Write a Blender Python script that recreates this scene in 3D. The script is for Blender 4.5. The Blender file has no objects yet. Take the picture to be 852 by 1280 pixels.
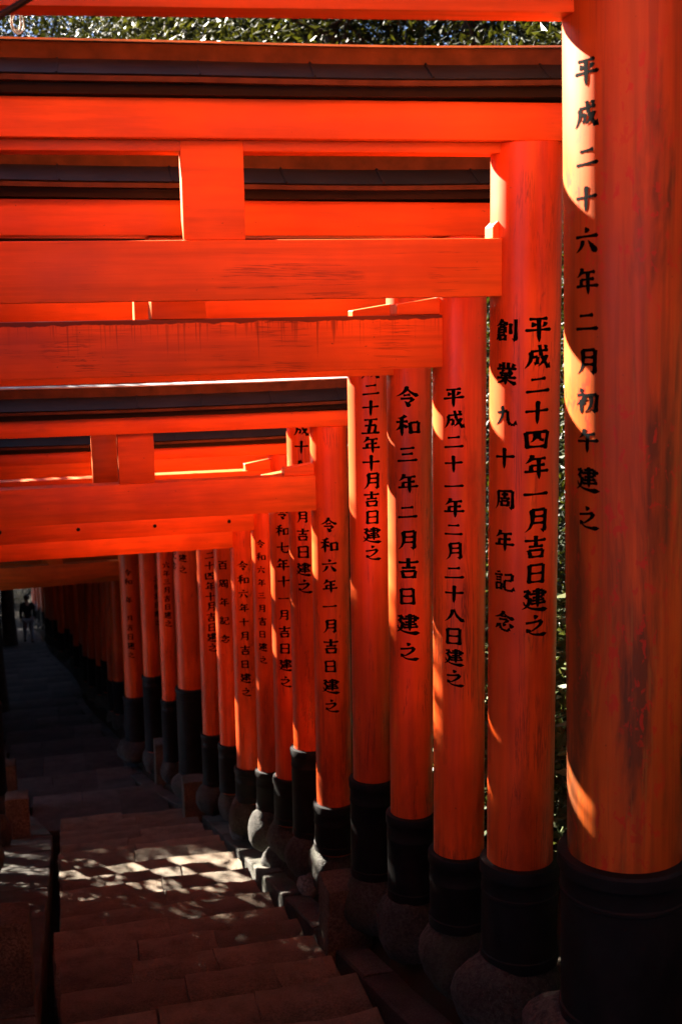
import bpy, bmesh, math, random
from mathutils import Vector, Matrix, noise
rad = math.radians
random.seed(7)
SC = bpy.context.scene
COL = SC.collection

# ------------------------------------------------------------------ camera
F = 1500.0                       # focal length in pixels of the 852 x 1280 photograph
PITCH, ROLL = rad(9.65), rad(-0.9)
cam_d = bpy.data.cameras.new('camera')
cam_d.sensor_width = 36.0
cam_d.lens = 36.0 * F / 1280.0
cam_d.clip_start, cam_d.clip_end = 0.05, 600
cam = bpy.data.objects.new('camera', cam_d)
COL.objects.link(cam)
CAMM = Matrix.Rotation(math.pi/2 - PITCH, 3, 'X') @ Matrix.Rotation(ROLL, 3, 'Z')
cam.matrix_world = CAMM.to_4x4()
SC.camera = cam
cam_d.dof.use_dof = True
cam_d.dof.focus_distance = 5.4
cam_d.dof.aperture_fstop = 3.6

# ------------------------------------------------------------------ light
SUN_AZ, SUN_EL = 49.0, 30.0      # degrees left of the view axis, above the horizon
world = bpy.data.worlds.new('World')
SC.world = world
world.use_nodes = True
nt = world.node_tree
nt.nodes.clear()
sky = nt.nodes.new('ShaderNodeTexSky')
sky.sky_type = 'NISHITA'
sky.sun_disc = False
sky.air_density, sky.dust_density, sky.ozone_density = 0.22, 0.2, 1.0
sky.sun_elevation = rad(SUN_EL)
sky.sun_rotation = rad(-SUN_AZ)
bg = nt.nodes.new('ShaderNodeBackground')
bg.inputs['Strength'].default_value = 0.05
out = nt.nodes.new('ShaderNodeOutputWorld')
nt.links.new(sky.outputs[0], bg.inputs[0])
nt.links.new(bg.outputs[0], out.inputs[0])
sun_d = bpy.data.lights.new('sun', 'SUN')
sun_d.energy = 5.0
sun_d.angle = rad(0.5)
sun_d.color = (1.0, 0.90, 0.76)
sun = bpy.data.objects.new('sun', sun_d)
COL.objects.link(sun)
sdir = Vector((-math.sin(rad(SUN_AZ))*math.cos(rad(SUN_EL)), math.cos(rad(SUN_AZ))*math.cos(rad(SUN_EL)), math.sin(rad(SUN_EL))))
sun.rotation_euler = sdir.to_track_quat('Z', 'Y').to_euler()
sun.location = (-20, 20, 20)
vs = SC.view_settings
vs.view_transform = 'Standard'
vs.look = 'None'
vs.exposure = 3.9
vs.gamma = 1.0
vs.use_curve_mapping = False
SC.cycles.max_bounces = 14
SC.cycles.diffuse_bounces = 10
SC.cycles.glossy_bounces = 4
SC.cycles.transmission_bounces = 6
SC.cycles.use_denoising = True
SC.cycles.sample_clamp_indirect = 8.0

# ------------------------------------------------------------------ place
YAW = rad(13.5)
CD = Vector((-math.sin(YAW), math.cos(YAW), 0))     # down the stairway
RD = Vector((math.cos(YAW), math.sin(YAW), 0))      # to its right

def at(px, py, Y):
    """the point at world distance Y that the photograph shows at (px, py)"""
    d = CAMM @ Vector(((px - 426) / F, (640 - py) / F, -1.0))
    return d * (Y / d.y)

def sd(s, d, z=0.0):
    p = CD * s + RD * d
    return Vector((p.x, p.y, z))

def lerp(tab, x):
    if x <= tab[0][0]: return tab[0][1]
    for (a, b), (c, e) in zip(tab, tab[1:]):
        if x <= c:
            t = (x - a) / (c - a)
            t = t*t*(3-2*t)
            return b + (e - b) * t
    return tab[-1][1]

CTR = [(13.0, 0.66), (17.0, 0.0), (27, -0.65), (45, -1.65), (60, -2.5), (90, -4.5)]
def ctr(s): return lerp(CTR, s)                      # lateral centre of the path
S_TOP, RUN, RISE, NST = -1.162, 0.527, 0.159, 29
S_END = S_TOP + RUN * NST                            # 14.12
Z_TOP = -1.87 - 0.301 * S_TOP
Z_END = Z_TOP - RISE * NST
LRUN, LRISE, LSLOPE = 1.55, 0.13, 0.12
def path_z(s):
    if s < S_TOP: return Z_TOP
    if s < S_END: return Z_TOP - 0.301 * (s - S_TOP)
    return Z_END - 0.196 * (s - S_END)

# ------------------------------------------------------------------ object helpers
def tag(o, label=None, cat=None, group=None, kind=None):
    if label: o['label'] = label
    if cat: o['category'] = cat
    if group: o['group'] = group
    if kind: o['kind'] = kind
    return o

def empty(name, loc, rz=0.0):
    o = bpy.data.objects.new(name, None)
    o.empty_display_size = 0.1
    COL.objects.link(o)
    o.location = loc
    o.rotation_euler = (0, 0, rz)
    return o

def obj(name, bm, mat, parent=None, smooth=None):
    me = bpy.data.meshes.new(name)
    bm.normal_update()
    bm.to_mesh(me)
    bm.free()
    for m in (mat if isinstance(mat, (list, tuple)) else [mat]): me.materials.append(m)
    if smooth is not None:
        for p in me.polygons: p.use_smooth = True
        if smooth < 3.1:
            me.set_sharp_from_angle(angle=smooth)
    o = bpy.data.objects.new(name, me)
    COL.objects.link(o)
    if parent: o.parent = parent
    return o

def copy_tree(o, parent=None):
    c = o.copy()
    COL.objects.link(c)
    if parent: c.parent = parent
    for ch in o.children: copy_tree(ch, c)
    return c

def bm_box(x0, x1, y0, y1, z0, z1, bev=0.004, bm=None):
    b = bmesh.new()
    m = Matrix.Translation(((x0+x1)/2, (y0+y1)/2, (z0+z1)/2)) @ Matrix.Diagonal((x1-x0, y1-y0, z1-z0, 1))
    bmesh.ops.create_cube(b, size=1.0, matrix=m)
    if bev: bmesh.ops.bevel(b, geom=b.edges[:], offset=bev, segments=2, affect='EDGES', profile=0.6)
    if bm is None: return b
    return merge(bm, b)

def merge(bm, b, M=None):
    vm = [bm.verts.new(M @ v.co if M else v.co) for v in b.verts]
    idx = {v: i for i, v in enumerate(b.verts)}
    for f in b.faces:
        try:
            nf = bm.faces.new([vm[idx[v]] for v in f.verts])
            nf.material_index = f.material_index
        except ValueError: pass
    b.free()
    return bm

def bm_lathe(prof, n=40, cx=0.0, cy=0.0, bm=None, jit=0.0, seed=0):
    """prof = [(r, z)...] turned about a vertical axis"""
    bm = bm or bmesh.new()
    rings = []
    for r, z in prof:
        if r < 1e-5:
            rings.append([bm.verts.new((cx, cy, z))])
        else:
            ring = []
            for i in range(n):
                a = 2*math.pi*i/n
                q = r
                if jit: q *= 1 + jit * noise.noise(Vector((math.cos(a)*1.3 + seed, math.sin(a)*1.3, z*4)))
                ring.append(bm.verts.new((cx + q*math.cos(a), cy + q*math.sin(a), z)))
            rings.append(ring)
    for A, B in zip(rings, rings[1:]):
        if len(A) == 1 and len(B) == 1: continue
        for i in range(n):
            j = (i+1) % n
            if len(A) == 1: bm.faces.new((A[0], B[j], B[i]))
            elif len(B) == 1: bm.faces.new((A[i], A[j], B[0]))
            else: bm.faces.new((A[i], A[j], B[j], B[i]))
    return bm

def bm_tube(pts, radii, n=8, bm=None):
    bm = bm or bmesh.new()
    pts = [Vector(p) for p in pts]
    rings = []
    ref = Vector((0.31, 0.17, 0.93)).normalized()
    for i, p in enumerate(pts):
        t = (pts[min(i+1, len(pts)-1)] - pts[max(i-1, 0)]).normalized()
        a = t.cross(ref)
        if a.length < 1e-3: a = t.cross(Vector((1, 0, 0)))
        a.normalize()
        b = t.cross(a)
        rings.append([bm.verts.new(p + (a*math.cos(2*math.pi*k/n) + b*math.sin(2*math.pi*k/n)) * radii[i]) for k in range(n)])
    for A, B in zip(rings, rings[1:]):
        for i in range(n):
            j = (i+1) % n
            bm.faces.new((A[i], A[j], B[j], B[i]))
    bm.faces.new(rings[0][::-1]); bm.faces.new(rings[-1])
    return bm

# ------------------------------------------------------------------ materials
class N:
    """small node-graph writer"""
    def __init__(s, name):
        s.m = bpy.data.materials.new(name)
        s.m.use_nodes = True
        s.t = s.m.node_tree
        s.t.nodes.clear()
        s.o = s.t.nodes.new('ShaderNodeOutputMaterial')
        s.b = s.t.nodes.new('ShaderNodeBsdfPrincipled')
        s.t.links.new(s.b.outputs[0], s.o.inputs[0])
    def n(s, typ, **kw):
        x = s.t.nodes.new(typ)
        for k, v in kw.items():
            if k in x.inputs: s.put(x.inputs[k], v)
            else: setattr(x, k, v)
        return x
    def put(s, inp, v):
        if isinstance(v, bpy.types.NodeSocket): s.t.links.new(v, inp)
        else:
            if hasattr(inp.default_value, '__len__') and not hasattr(v, '__len__'): v = (v,)*len(inp.default_value)
            if hasattr(inp.default_value, '__len__') and len(inp.default_value) == 4 and len(v) == 3: v = (*v, 1)
            inp.default_value = v
    def coord(s, scale=(1, 1, 1), which='Object'):
        c = s.t.nodes.new('ShaderNodeTexCoord')
        oi = s.t.nodes.new('ShaderNodeObjectInfo')
        mp = s.t.nodes.new('ShaderNodeMapping')
        ad = s.t.nodes.new('ShaderNodeVectorMath'); ad.operation = 'MULTIPLY_ADD'
        cb = s.t.nodes.new('ShaderNodeCombineXYZ')
        for i in range(3): s.t.links.new(oi.outputs['Random'], cb.inputs[i])
        s.t.links.new(cb.outputs[0], ad.inputs[0])
        ad.inputs[1].default_value = (37.0, 19.0, 53.0) if which == 'Object' else (0, 0, 0)
        s.t.links.new(c.outputs[which], ad.inputs[2])
        s.t.links.new(ad.outputs[0], mp.inputs['Vector'])
        mp.inputs['Scale'].default_value = scale
        return mp.outputs[0]
    def noise(s, vec, scale=5, detail=4, rough=0.5, dist=0.0):
        x = s.n('ShaderNodeTexNoise', Vector=vec, Scale=scale, Detail=detail, Roughness=rough, Distortion=dist)
        return x.outputs['Fac']
    def ramp(s, fac, *stops):
        x = s.t.nodes.new('ShaderNodeValToRGB')
        e = x.color_ramp.elements
        while len(e) < len(stops): e.new(0.5)
        for el, (p, c) in zip(e, stops):
            el.position = p
            el.color = (*c, 1) if hasattr(c, '__len__') else (c, c, c, 1)
        s.t.links.new(fac, x.inputs[0])
        return x.outputs[0]
    def mix(s, fac, a, b, mode='MIX'):
        x = s.t.nodes.new('ShaderNodeMix'); x.data_type = 'RGBA'; x.blend_type = mode
        s.put(x.inputs[0], fac); s.put(x.inputs[6], a); s.put(x.inputs[7], b)
        return x.outputs[2]
    def math(s, op, a, b=0.0):
        x = s.t.nodes.new('ShaderNodeMath'); x.operation = op
        s.put(x.inputs[0], a); s.put(x.inputs[1], b)
        return x.outputs[0]
    def bump(s, h, strength=0.3, dist=0.01):
        x = s.n('ShaderNodeBump', Strength=strength, Distance=dist, Height=h)
        s.t.links.new(x.outputs[0], s.b.inputs['Normal'])
    def set(s, **kw):
        for k, v in kw.items(): s.put(s.b.inputs[k.replace('_', ' ')], v)
        return s.m

VERM = (0.74, 0.106, 0.003)
def paint(name, grain=(1, 1, 1), wear=0.0, drips=False, rough=0.42, base=VERM, cracks=False, coat=0.0, grime=0.0, spec=0.36):
    g = N(name)
    v = g.coord((1, 1, 1))
    vg = g.coord(grain)
    big = g.noise(v, 2.2, 3, 0.55)
    fine = g.noise(vg, 26, 5, 0.6)
    dark = tuple(c*0.74 for c in base)
    lite = (min(base[0]*1.12, .9), base[1]*1.28, base[2]*1.3)
    col = g.mix(g.ramp(big, (0.3, 0), (0.7, 1)), dark, lite)
    col = g.mix(g.math('MULTIPLY', g.ramp(fine, (0.42, 0), (0.66, 1)), 0.55), col, tuple(c*0.55 for c in base))
    oi = g.n('ShaderNodeObjectInfo')
    hs = g.n('ShaderNodeHueSaturation', Color=col, Value=g.math('MULTIPLY_ADD', oi.outputs['Random'], 0.25))
    hs.inputs['Value'].links[0].from_node.inputs[2].default_value = 0.87
    col = hs.outputs[0]
    # small dark specks and nail rust
    sp = g.noise(v, 60, 2, 0.5)
    col = g.mix(g.ramp(sp, (0.74, 0), (0.80, 0.8)), col, (0.05, 0.012, 0.006))
    h = fine
    if grime:
        c = g.n('ShaderNodeTexCoord')
        sep = g.n('ShaderNodeSeparateXYZ', Vector=c.outputs['Generated'])
        gm = g.noise(g.coord((1, 1, 0.22)), 6, 6, 0.68, 0.3)
        lw = g.ramp(sep.outputs['Z'], (0.12, 0.15), (0.42, 0.0))
        col = g.mix(g.ramp(g.math('ADD', gm, lw), (0.58, 0), (0.76, grime)), col, (0.16, 0.018, 0.004))
    if cracks:
        cr = g.noise(vg, 9, 6, 0.7, 0.6)
        m1 = g.ramp(cr, (0.485, 0), (0.5, 1), (0.515, 0))
        m2 = g.ramp(g.noise(v, 3.0, 2), (0.46, 0), (0.56, 1))
        col = g.mix(g.math('MULTIPLY', g.math('MULTIPLY', m1, m2), 0.75), col, (0.10, 0.014, 0.006))
    if drips:
        c = g.n('ShaderNodeTexCoord')
        sep = g.n('ShaderNodeSeparateXYZ', Vector=c.outputs['Generated'])
        fallen = g.noise(g.coord((1, 0.02, 0.02)), 42, 2, 0.5)
        ln = g.math('MULTIPLY_ADD', g.math('MULTIPLY', g.math('ADD', fallen, g.noise(g.coord((1, 0.02, 0.02)), 110, 2, 0.5)), 0.5), 5.0)
        ln.node.inputs[2].default_value = -2.45
        # drip shows where (z - 1) > -length
        t = g.math('ADD', g.math('SUBTRACT', sep.outputs['Z'], 1.0), ln)
        mk = g.math('MULTIPLY', g.ramp(t, (0.0, 0), (0.22, 0.5), (0.9, 0.9)), g.ramp(g.noise(g.coord((1, 0.02, 0.02)), 5, 3), (0.36, 0.1), (0.6, 1.0)))
        top = g.ramp(g.math('ADD', sep.outputs['Z'], g.math('MULTIPLY', g.noise(v, 14, 4), 0.14)), (0.985, 0), (1.04, 0.85))
        col = g.mix(g.math('MAXIMUM', mk, top), col, (0.035, 0.009, 0.005))
    if wear:
        a = g.noise(g.coord((1, 1, 0.13)), 5.0, 6, 0.62, 0.4)
        c = g.n('ShaderNodeTexCoord')
        sep = g.n('ShaderNodeSeparateXYZ', Vector=c.outputs['Generated'])
        low = g.ramp(sep.outputs['Z'], (0.18, 0.15), (0.48, 0.06), (0.62, 0.0))
        mk = g.ramp(g.math('ADD', a, low), (0.575, 0), (0.66, wear))
        col = g.mix(mk, col, (0.085, 0.030, 0.010))
        sc = g.noise(g.coord((1, 1, 0.05)), 55, 3, 0.6)
        mk2 = g.math('MULTIPLY', g.ramp(sc, (0.60, 0), (0.64, 1)), g.ramp(g.math('ADD', a, low), (0.5, 0), (0.64, 1)))
        col = g.mix(g.math('MULTIPLY', mk2, 0.7), col, (0.32, 0.12, 0.02))
        # flaked darker red dabs
        fl = g.noise(g.coord((1, 1, 0.5)), 38, 3, 0.6, 0.5)
        zone = g.ramp(g.noise(v, 1.9, 2), (0.45, 0), (0.6, 1))
        col = g.mix(g.math('MULTIPLY', g.math('MULTIPLY', g.ramp(fl, (0.57, 0), (0.61, 1)), zone), 0.75), col, (0.50, 0.022, 0.006))
        # wood grain showing as long brown lines
        gr = g.noise(g.coord((1, 1, 0.03)), 30, 4, 0.6, 0.3)
        col = g.mix(g.math('MULTIPLY', g.ramp(gr, (0.50, 0), (0.62, 1)), 0.55), col, (0.22, 0.045, 0.008))
    rg = g.ramp(big, (0.3, rough*0.85), (0.7, rough*1.2))
    g.bump(h, 0.12, 0.003)
    return g.set(Base_Color=col, Roughness=rg, Specular_IOR_Level=spec, Coat_Weight=coat, Coat_Roughness=0.3)

M = {}
M['pillar'] = paint('vermilion_pillar_paint', (1, 1, 0.06), base=(0.74, 0.074, 0.003), cracks=True, grime=0.6, coat=0.15)
M['old_pillar'] = paint('weathered_vermilion_paint', (1, 1, 0.05), wear=0.85, rough=0.42, coat=0.0, spec=0.3, base=(0.50, 0.078, 0.006))
M['beam'] = paint('vermilion_beam_paint', (0.08, 1, 1), rough=0.5)
M['beam_crack'] = paint('cracked_vermilion_paint', (0.05, 1, 1.3), rough=0.5, cracks=True)
M['beam_drip'] = paint('stained_vermilion_paint', (0.05, 1, 1.3), rough=0.5, drips=True, cracks=True)

def simple(name, col, rough=0.6, var=0.35, scale=12, spec=0.5, bump=0.2, metal=0.0, bscale=None):
    g = N(name)
    v = g.coord()
    a = g.noise(v, scale, 5, 0.6)
    c = g.mix(g.ramp(a, (0.3, 0), (0.7, 1)), tuple(x*(1-var) for x in col), tuple(min(1, x*(1+var)) for x in col))
    if bump: g.bump(g.noise(v, bscale or scale*4, 4, 0.6), bump, 0.006)
    return g.set(Base_Color=c, Roughness=rough, Specular_IOR_Level=spec, Metallic=metal)

M['ink'] = simple('black_ink', (0.0016, 0.0013, 0.0012), 0.85, 0.3, 40, 0.04, 0)
M['sleeve'] = simple('black_painted_metal', (0.007, 0.006, 0.006), 0.62, 0.5, 9, 0.16, 0.25)
M['roof_dark'] = simple('dark_copper_sheet', (0.013, 0.013, 0.015), 0.55, 0.4, 6, 0.35, 0.15)
M['roof_brown'] = simple('brown_fascia_board', (0.060, 0.022, 0.010), 0.6, 0.5, 10, 0.2, 0.2)
M['roof_cap'] = simple('grey_zinc_cap', (0.34, 0.33, 0.34), 0.4, 0.3, 8, 0.6, 0.1)
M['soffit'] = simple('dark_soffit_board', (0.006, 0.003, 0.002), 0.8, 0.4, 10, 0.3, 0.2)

def granite(name, col, scale=1.0, moss=0.0):
    g = N(name)
    v = g.coord()
    a = g.noise(v, 3.5*scale, 5, 0.6)
    sp = g.noise(v, 70*scale, 4, 0.75)
    sp2 = g.noise(v, 240*scale, 2, 0.6)
    c = g.mix(g.ramp(a, (0.3, 0), (0.7, 1)), tuple(x*0.4 for x in col), tuple(x*1.5 for x in col))
    c = g.mix(g.ramp(sp, (0.42, 0.0), (0.60, 0.75)), c, tuple(x*0.22 for x in col))
    c = g.mix(g.ramp(sp2, (0.60, 0), (0.72, 0.7)), c, tuple(min(1, x*2.0) for x in col))
    at_n = g.n('ShaderNodeAttribute', attribute_name='lit_nose')
    nose_m = g.math('MULTIPLY', at_n.outputs['Fac'], g.ramp(g.noise(v, 7, 4, 0.6), (0.3, .35), (0.65, 1)))
    c = g.mix(nose_m, c, tuple(min(1, x*1.65) for x in col))  # light on the tread noses put into the colour as a paler edge
    gi = g.n('ShaderNodeNewGeometry')
    c = g.mix(1.0, c, g.ramp(gi.outputs['Random Per Island'], (0, .5), (1, 1.0)), 'MULTIPLY')
    if moss:
        c = g.mix(g.ramp(g.noise(v, 2.2, 5, 0.65), (0.52, 0), (0.66, moss)), c, (0.03, 0.04, 0.014))
    h = g.math('ADD', sp, g.math('MULTIPLY', a, 1.5))
    g.bump(h, 1.0, 0.02)
    return g.set(Base_Color=c, Roughness=0.8, Specular_IOR_Level=0.3)
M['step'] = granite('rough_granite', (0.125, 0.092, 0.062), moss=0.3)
M['kerb'] = granite('kerb_granite', (0.09, 0.078, 0.064), moss=0.5)
M['stone'] = granite('boulder_stone', (0.085, 0.076, 0.064), 0.7, moss=0.5)
M['pale_stone'] = granite('pale_boulder_stone', (0.34, 0.32, 0.30), 0.7)
M['flag'] = granite('flagstone', (0.075, 0.064, 0.053), moss=0.3)

def soil():
    g = N('forest_soil')
    v = g.coord()
    a = g.noise(v, 1.3, 8, 0.65)
    c = g.ramp(a, (0.3, (0.012, 0.009, 0.006)), (0.55, (0.03, 0.022, 0.013)), (0.75, (0.018, 0.024, 0.008)))
    g.bump(g.noise(v, 9, 8, 0.7), 0.8, 0.08)
    return g.set(Base_Color=c, Roughness=0.95, Specular_IOR_Level=0.2)
M['soil'] = soil()
M['bark'] = simple('tree_bark', (0.035, 0.025, 0.018), 0.9, 0.5, 7, 0.2, 0.8)

def leafmat(name, c1, c2):
    g = N(name)
    gi = g.n('ShaderNodeNewGeometry')
    col = g.ramp(gi.outputs['Random Per Island'], (0.0, c1), (1.0, c2))
    g.set(Base_Color=col, Roughness=0.5, Specular_IOR_Level=0.25)
    tr = g.n('ShaderNodeBsdfTranslucent', Color=g.mix(0.5, col, (0.085, 0.085, 0.005)))
    mx = g.n('ShaderNodeMixShader', Fac=0.2)
    g.t.links.new(g.b.outputs[0], mx.inputs[1])
    g.t.links.new(tr.outputs[0], mx.inputs[2])
    g.t.links.new(mx.outputs[0], g.o.inputs[0])
    return g.m
M['leaf'] = leafmat('evergreen_leaves', (0.007, 0.012, 0.003), (0.020, 0.027, 0.005))
M['leaf2'] = leafmat('yellow_green_leaves', (0.012, 0.017, 0.004), (0.05, 0.05, 0.008))
M['shrub'] = leafmat('shrub_leaves', (0.04, 0.06, 0.018), (0.09, 0.10, 0.035))

# ------------------------------------------------------------------ brush lettering
# h across, v down, n down to a point, p falling left to a point, a falling right and pressed, d dot, z turned, k turned and hooked
GL = {
'一': 'h 8,55 92,47',
'二': 'h 24,32 76,26;h 8,77 92,70',
'三': 'h 20,24 80,18;h 27,50 74,45;h 8,81 93,75',
'十': 'h 8,48 92,41;n 50,6 50,96',
'七': 'h 8,50 92,37;k 45,8 45,74 58,86 84,86 89,68',
'八': 'p 40,20 34,55 6,86;a 50,16 62,54 96,84',
'九': 'p 38,6 38,50 6,92;k 14,36 62,28 62,72 72,88 90,88 94,68',
'六': 'd 46,6 57,24;h 8,41 92,34;p 38,50 32,74 10,93;d 58,50 88,90',
'四': 'v 13,24 21,84;z 13,26 87,19 80,84;p 42,26 42,46 28,60;z 57,24 57,48 74,52;h 22,77 80,73',
'五': 'h 18,16 82,11;v 50,14 40,84;z 22,47 74,42 69,84;h 6,88 94,83',
'日': 'v 24,14 24,93;z 24,16 76,12 76,93;h 26,50 74,48;h 26,86 74,84',
'月': 'p 30,10 32,64 10,95;k 30,12 76,8 76,88 60,80;h 32,36 74,33;h 31,60 74,57',
'年': 'p 34,3 28,22 10,38;h 28,21 84,16;h 28,46 80,41;v 29,44 29,66;h 5,71 95,64;n 56,18 56,99',
'平': 'h 18,16 82,11;d 27,26 37,42;p 74,24 70,34 60,43;h 5,57 95,50;n 50,14 50,99',
'成': 'h 24,30 88,23;p 25,30 25,64 6,95;k 25,53 49,49 46,78 36,70;k 54,4 62,46 90,92 94,70;p 82,42 74,62 50,86;d 70,4 82,16',
'初': 'd 22,2 33,15;z 8,30 42,24;p 42,24 32,46 4,66;n 27,44 27,98;d 31,50 42,61;p 45,37 42,44 34,51;k 46,28 91,22 85,88 68,79;p 67,28 66,66 40,94',
'午': 'p 36,4 30,26 12,42;h 28,27 82,22;h 5,55 95,48;n 50,24 50,99',
'建': 'z 38,16 77,12 77,38;h 28,28 94,23;h 38,42 77,39;h 36,54 84,50;h 32,67 90,62;n 57,3 57,82;z 8,18 28,14 14,42 28,42;p 28,42 24,70 2,90;a 8,58 30,84 98,92',
'之': 'd 44,4 57,19;z 14,38 76,31;p 76,31 60,56 22,78;d 16,62 27,76;a 20,70 46,88 98,90',
'吉': 'h 10,26 90,20;v 50,3 50,46;h 24,49 78,45;v 25,62 32,95;z 25,64 77,60 71,93;h 32,90 70,87',
'令': 'p 50,3 40,30 4,52;a 50,8 66,32 98,47;h 36,46 64,42;z 24,62 73,58;p 73,58 66,72 50,80;d 42,72 62,97',
'和': 'p 44,5 32,16 12,19;h 5,37 53,31;n 29,14 29,98;p 28,38 22,58 2,74;d 34,44 50,60;v 60,36 63,86;z 60,38 93,34 91,84;h 63,79 90,77',
'創': 'p 32,3 24,20 3,34;a 32,7 42,18 58,25;h 20,28 44,26;z 18,38 47,35 45,60;v 18,38 14,64;p 14,64 12,80 2,92;h 19,49 44,47;h 19,60 44,58;v 20,70 23,95;z 20,72 47,69 45,93;h 22,89 44,87;v 67,20 67,66;k 87,3 87,92 72,83',
'業': 'v 40,3 40,28;v 60,3 60,28;d 18,10 29,25;p 83,8 78,18 71,25;h 7,33 93,28;d 33,35 40,45;p 68,34 65,40 59,45;h 20,51 80,47;h 26,60 74,57;h 7,71 93,66;n 50,46 50,99;p 45,70 34,84 8,93;a 54,70 66,82 94,93',
'周': 'p 20,12 22,66 4,96;k 20,14 85,10 85,90 70,83;h 36,28 68,26;v 52,18 52,44;h 31,46 75,44;v 36,56 39,82;z 36,57 69,55 66,80;h 38,77 66,75',
'記': 'h 17,10 35,7;h 3,24 47,20;h 12,36 41,33;h 12,48 41,45;v 13,60 16,94;z 13,62 41,59 38,92;h 16,87 38,85;z 54,20 89,16 87,46;h 56,47 86,44;k 56,46 54,84 66,92 92,92 95,72',
'念': 'p 50,1 40,22 4,38;a 50,5 66,24 98,35;h 38,28 62,25;z 30,43 70,39;p 70,39 66,48 52,56;p 24,64 22,76 10,88;k 34,61 40,86 62,92 75,90 77,74;d 49,57 59,71;d 77,56 91,75',
'百': 'h 8,14 92,9;p 52,14 48,24 40,33;v 22,34 24,95;z 22,36 78,32 76,95;h 24,60 76,58;h 24,88 76,86',
}
PROF = {
'h': [(0, .45), (.05, .95), (.16, .80), (.4, .62), (.65, .66), (.84, .95), (.93, 1.2), (1, .35)],
'v': [(0, .55), (.06, 1.15), (.2, .95), (.6, .92), (.9, 1.08), (1, .6)],
'n': [(0, .55), (.06, 1.15), (.2, .98), (.6, .95), (.8, .85), (.93, .45), (1, .05)],
'p': [(0, .55), (.07, 1.15), (.25, .98), (.5, .82), (.75, .58), (.92, .3), (1, .05)],
'a': [(0, .25), (.12, .45), (.4, .72), (.65, 1.05), (.8, 1.5), (.88, 1.25), (1, .1)],
'd': [(0, .15), (.15, .5), (.45, 1.0), (.75, 1.3), (.92, 1.0), (1, .3)],
'e': [(0, .9), (.3, .8), (.7, .85), (.9, 1.1), (1, .7)],
'f': [(0, 1.2), (.4, .8), (.8, .35), (1, .05)],
}
def strokes(ch):
    """yields (points, widths) ribbons of a glyph in a 100 x 100 square"""
    res = []
    for st in GL[ch].split(';'):
        ty, *pp = st.split(' ')
        P = [Vector((*map(float, q.split(',')), 0)) for q in pp]
        if ty in 'zk':
            for i in range(len(P)-1):
                last = i == len(P)-2
                first = i == 0
                tp = 'f' if (ty == 'k' and last) else ('h' if first and abs(P[1].x-P[0].x) > abs(P[1].y-P[0].y) and ty == 'z' and False else 'e')
                res.append(([P[i], P[i+1]], PROF[tp]))
        elif len(P) == 3:
            a, b, c = P
            b = b*2 - (a+c)/2
            res.append(([a*(1-t)**2 + b*2*t*(1-t) + c*t*t for t in [k/8 for k in range(9)]], PROF[ty]))
        else:
            res.append((P, PROF[ty]))
    return res
def sample(P, t):
    L = [(b-a).length for a, b in zip(P, P[1:])]
    x = t*sum(L)
    for (a, b), l in zip(zip(P, P[1:]), L):
        if x <= l or b is P[-1]:
            return a + (b-a)*min(1, x/max(l, 1e-6)), (b-a).normalized()
        x -= l
GCACHE = {}
def glyph(ch, W=15.0):
    if ch in GCACHE: return GCACHE[ch]
    rr = random.Random(ord(ch))
    out = []
    for P, prof in strokes(ch):
        ts = sorted(set([p[0] for p in prof] + [.3, .5, .75]))
        quad = []
        for t in ts:
            for (a, wa), (b, wb) in zip(prof, prof[1:]):
                if a <= t <= b:
                    w = wa + (wb-wa)*(t-a)/(b-a); break
            q, d = sample(P, t)
            nrm = Vector((-d.y, d.x, 0))
            vert = abs(d.y) > abs(d.x)
            ww = W*(1.08 if vert else .86)*w*0.5
            quad.append((q + nrm*ww*rr.uniform(.9, 1.1), q - nrm*ww*rr.uniform(.9, 1.1)))
        out.append(quad)
    GCACHE[ch] = out
    return out
def inscription(text_cols, r, parent, cx):
    """text_cols = [(chars, angle, z_first, z_last, size)] written on a cylinder of radius r whose axis is at local (cx, 0)"""
    bm = bmesh.new()
    k = 0
    rr = random.Random(len(text_cols[0][0]))
    for chars, ang, z0, z1, size in text_cols:
        for i, ch in enumerate(chars):
            if ch == ' ': continue
            zc = z0 + (z1-z0)*i/max(1, len(chars)-1)
            jx, js = rr.uniform(-.03, .03)*size, size*rr.uniform(.93, 1.07)
            ro = rr.uniform(-.035, .035); sl = rr.uniform(-.05, .03)
            for quad in glyph(ch):
                off = r + 0.0006 + 0.00004*(k % 9); k += 1
                pv = None
                for A, B in quad:
                    row = []
                    for q0 in (A, (A+B)/2, B):
                        q = Vector((q0.x + (q0.y-50)*ro, q0.y - (q0.x-50)*(ro+sl), 0))
                        a = ang + (jx + (q.x-50)/100*js*1.16)/r
                        row.append(bm.verts.new((cx + off*math.cos(a), off*math.sin(a), zc + (50-q.y)/100*js)))
                    if pv:
                        for x in (0, 1): bm.faces.new((pv[x], pv[x+1], row[x+1], row[x]))
                    pv = row
    bmesh.ops.recalc_face_normals(bm, faces=bm.faces[:])
    return obj('inscription', bm, M['ink'], parent)

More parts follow.
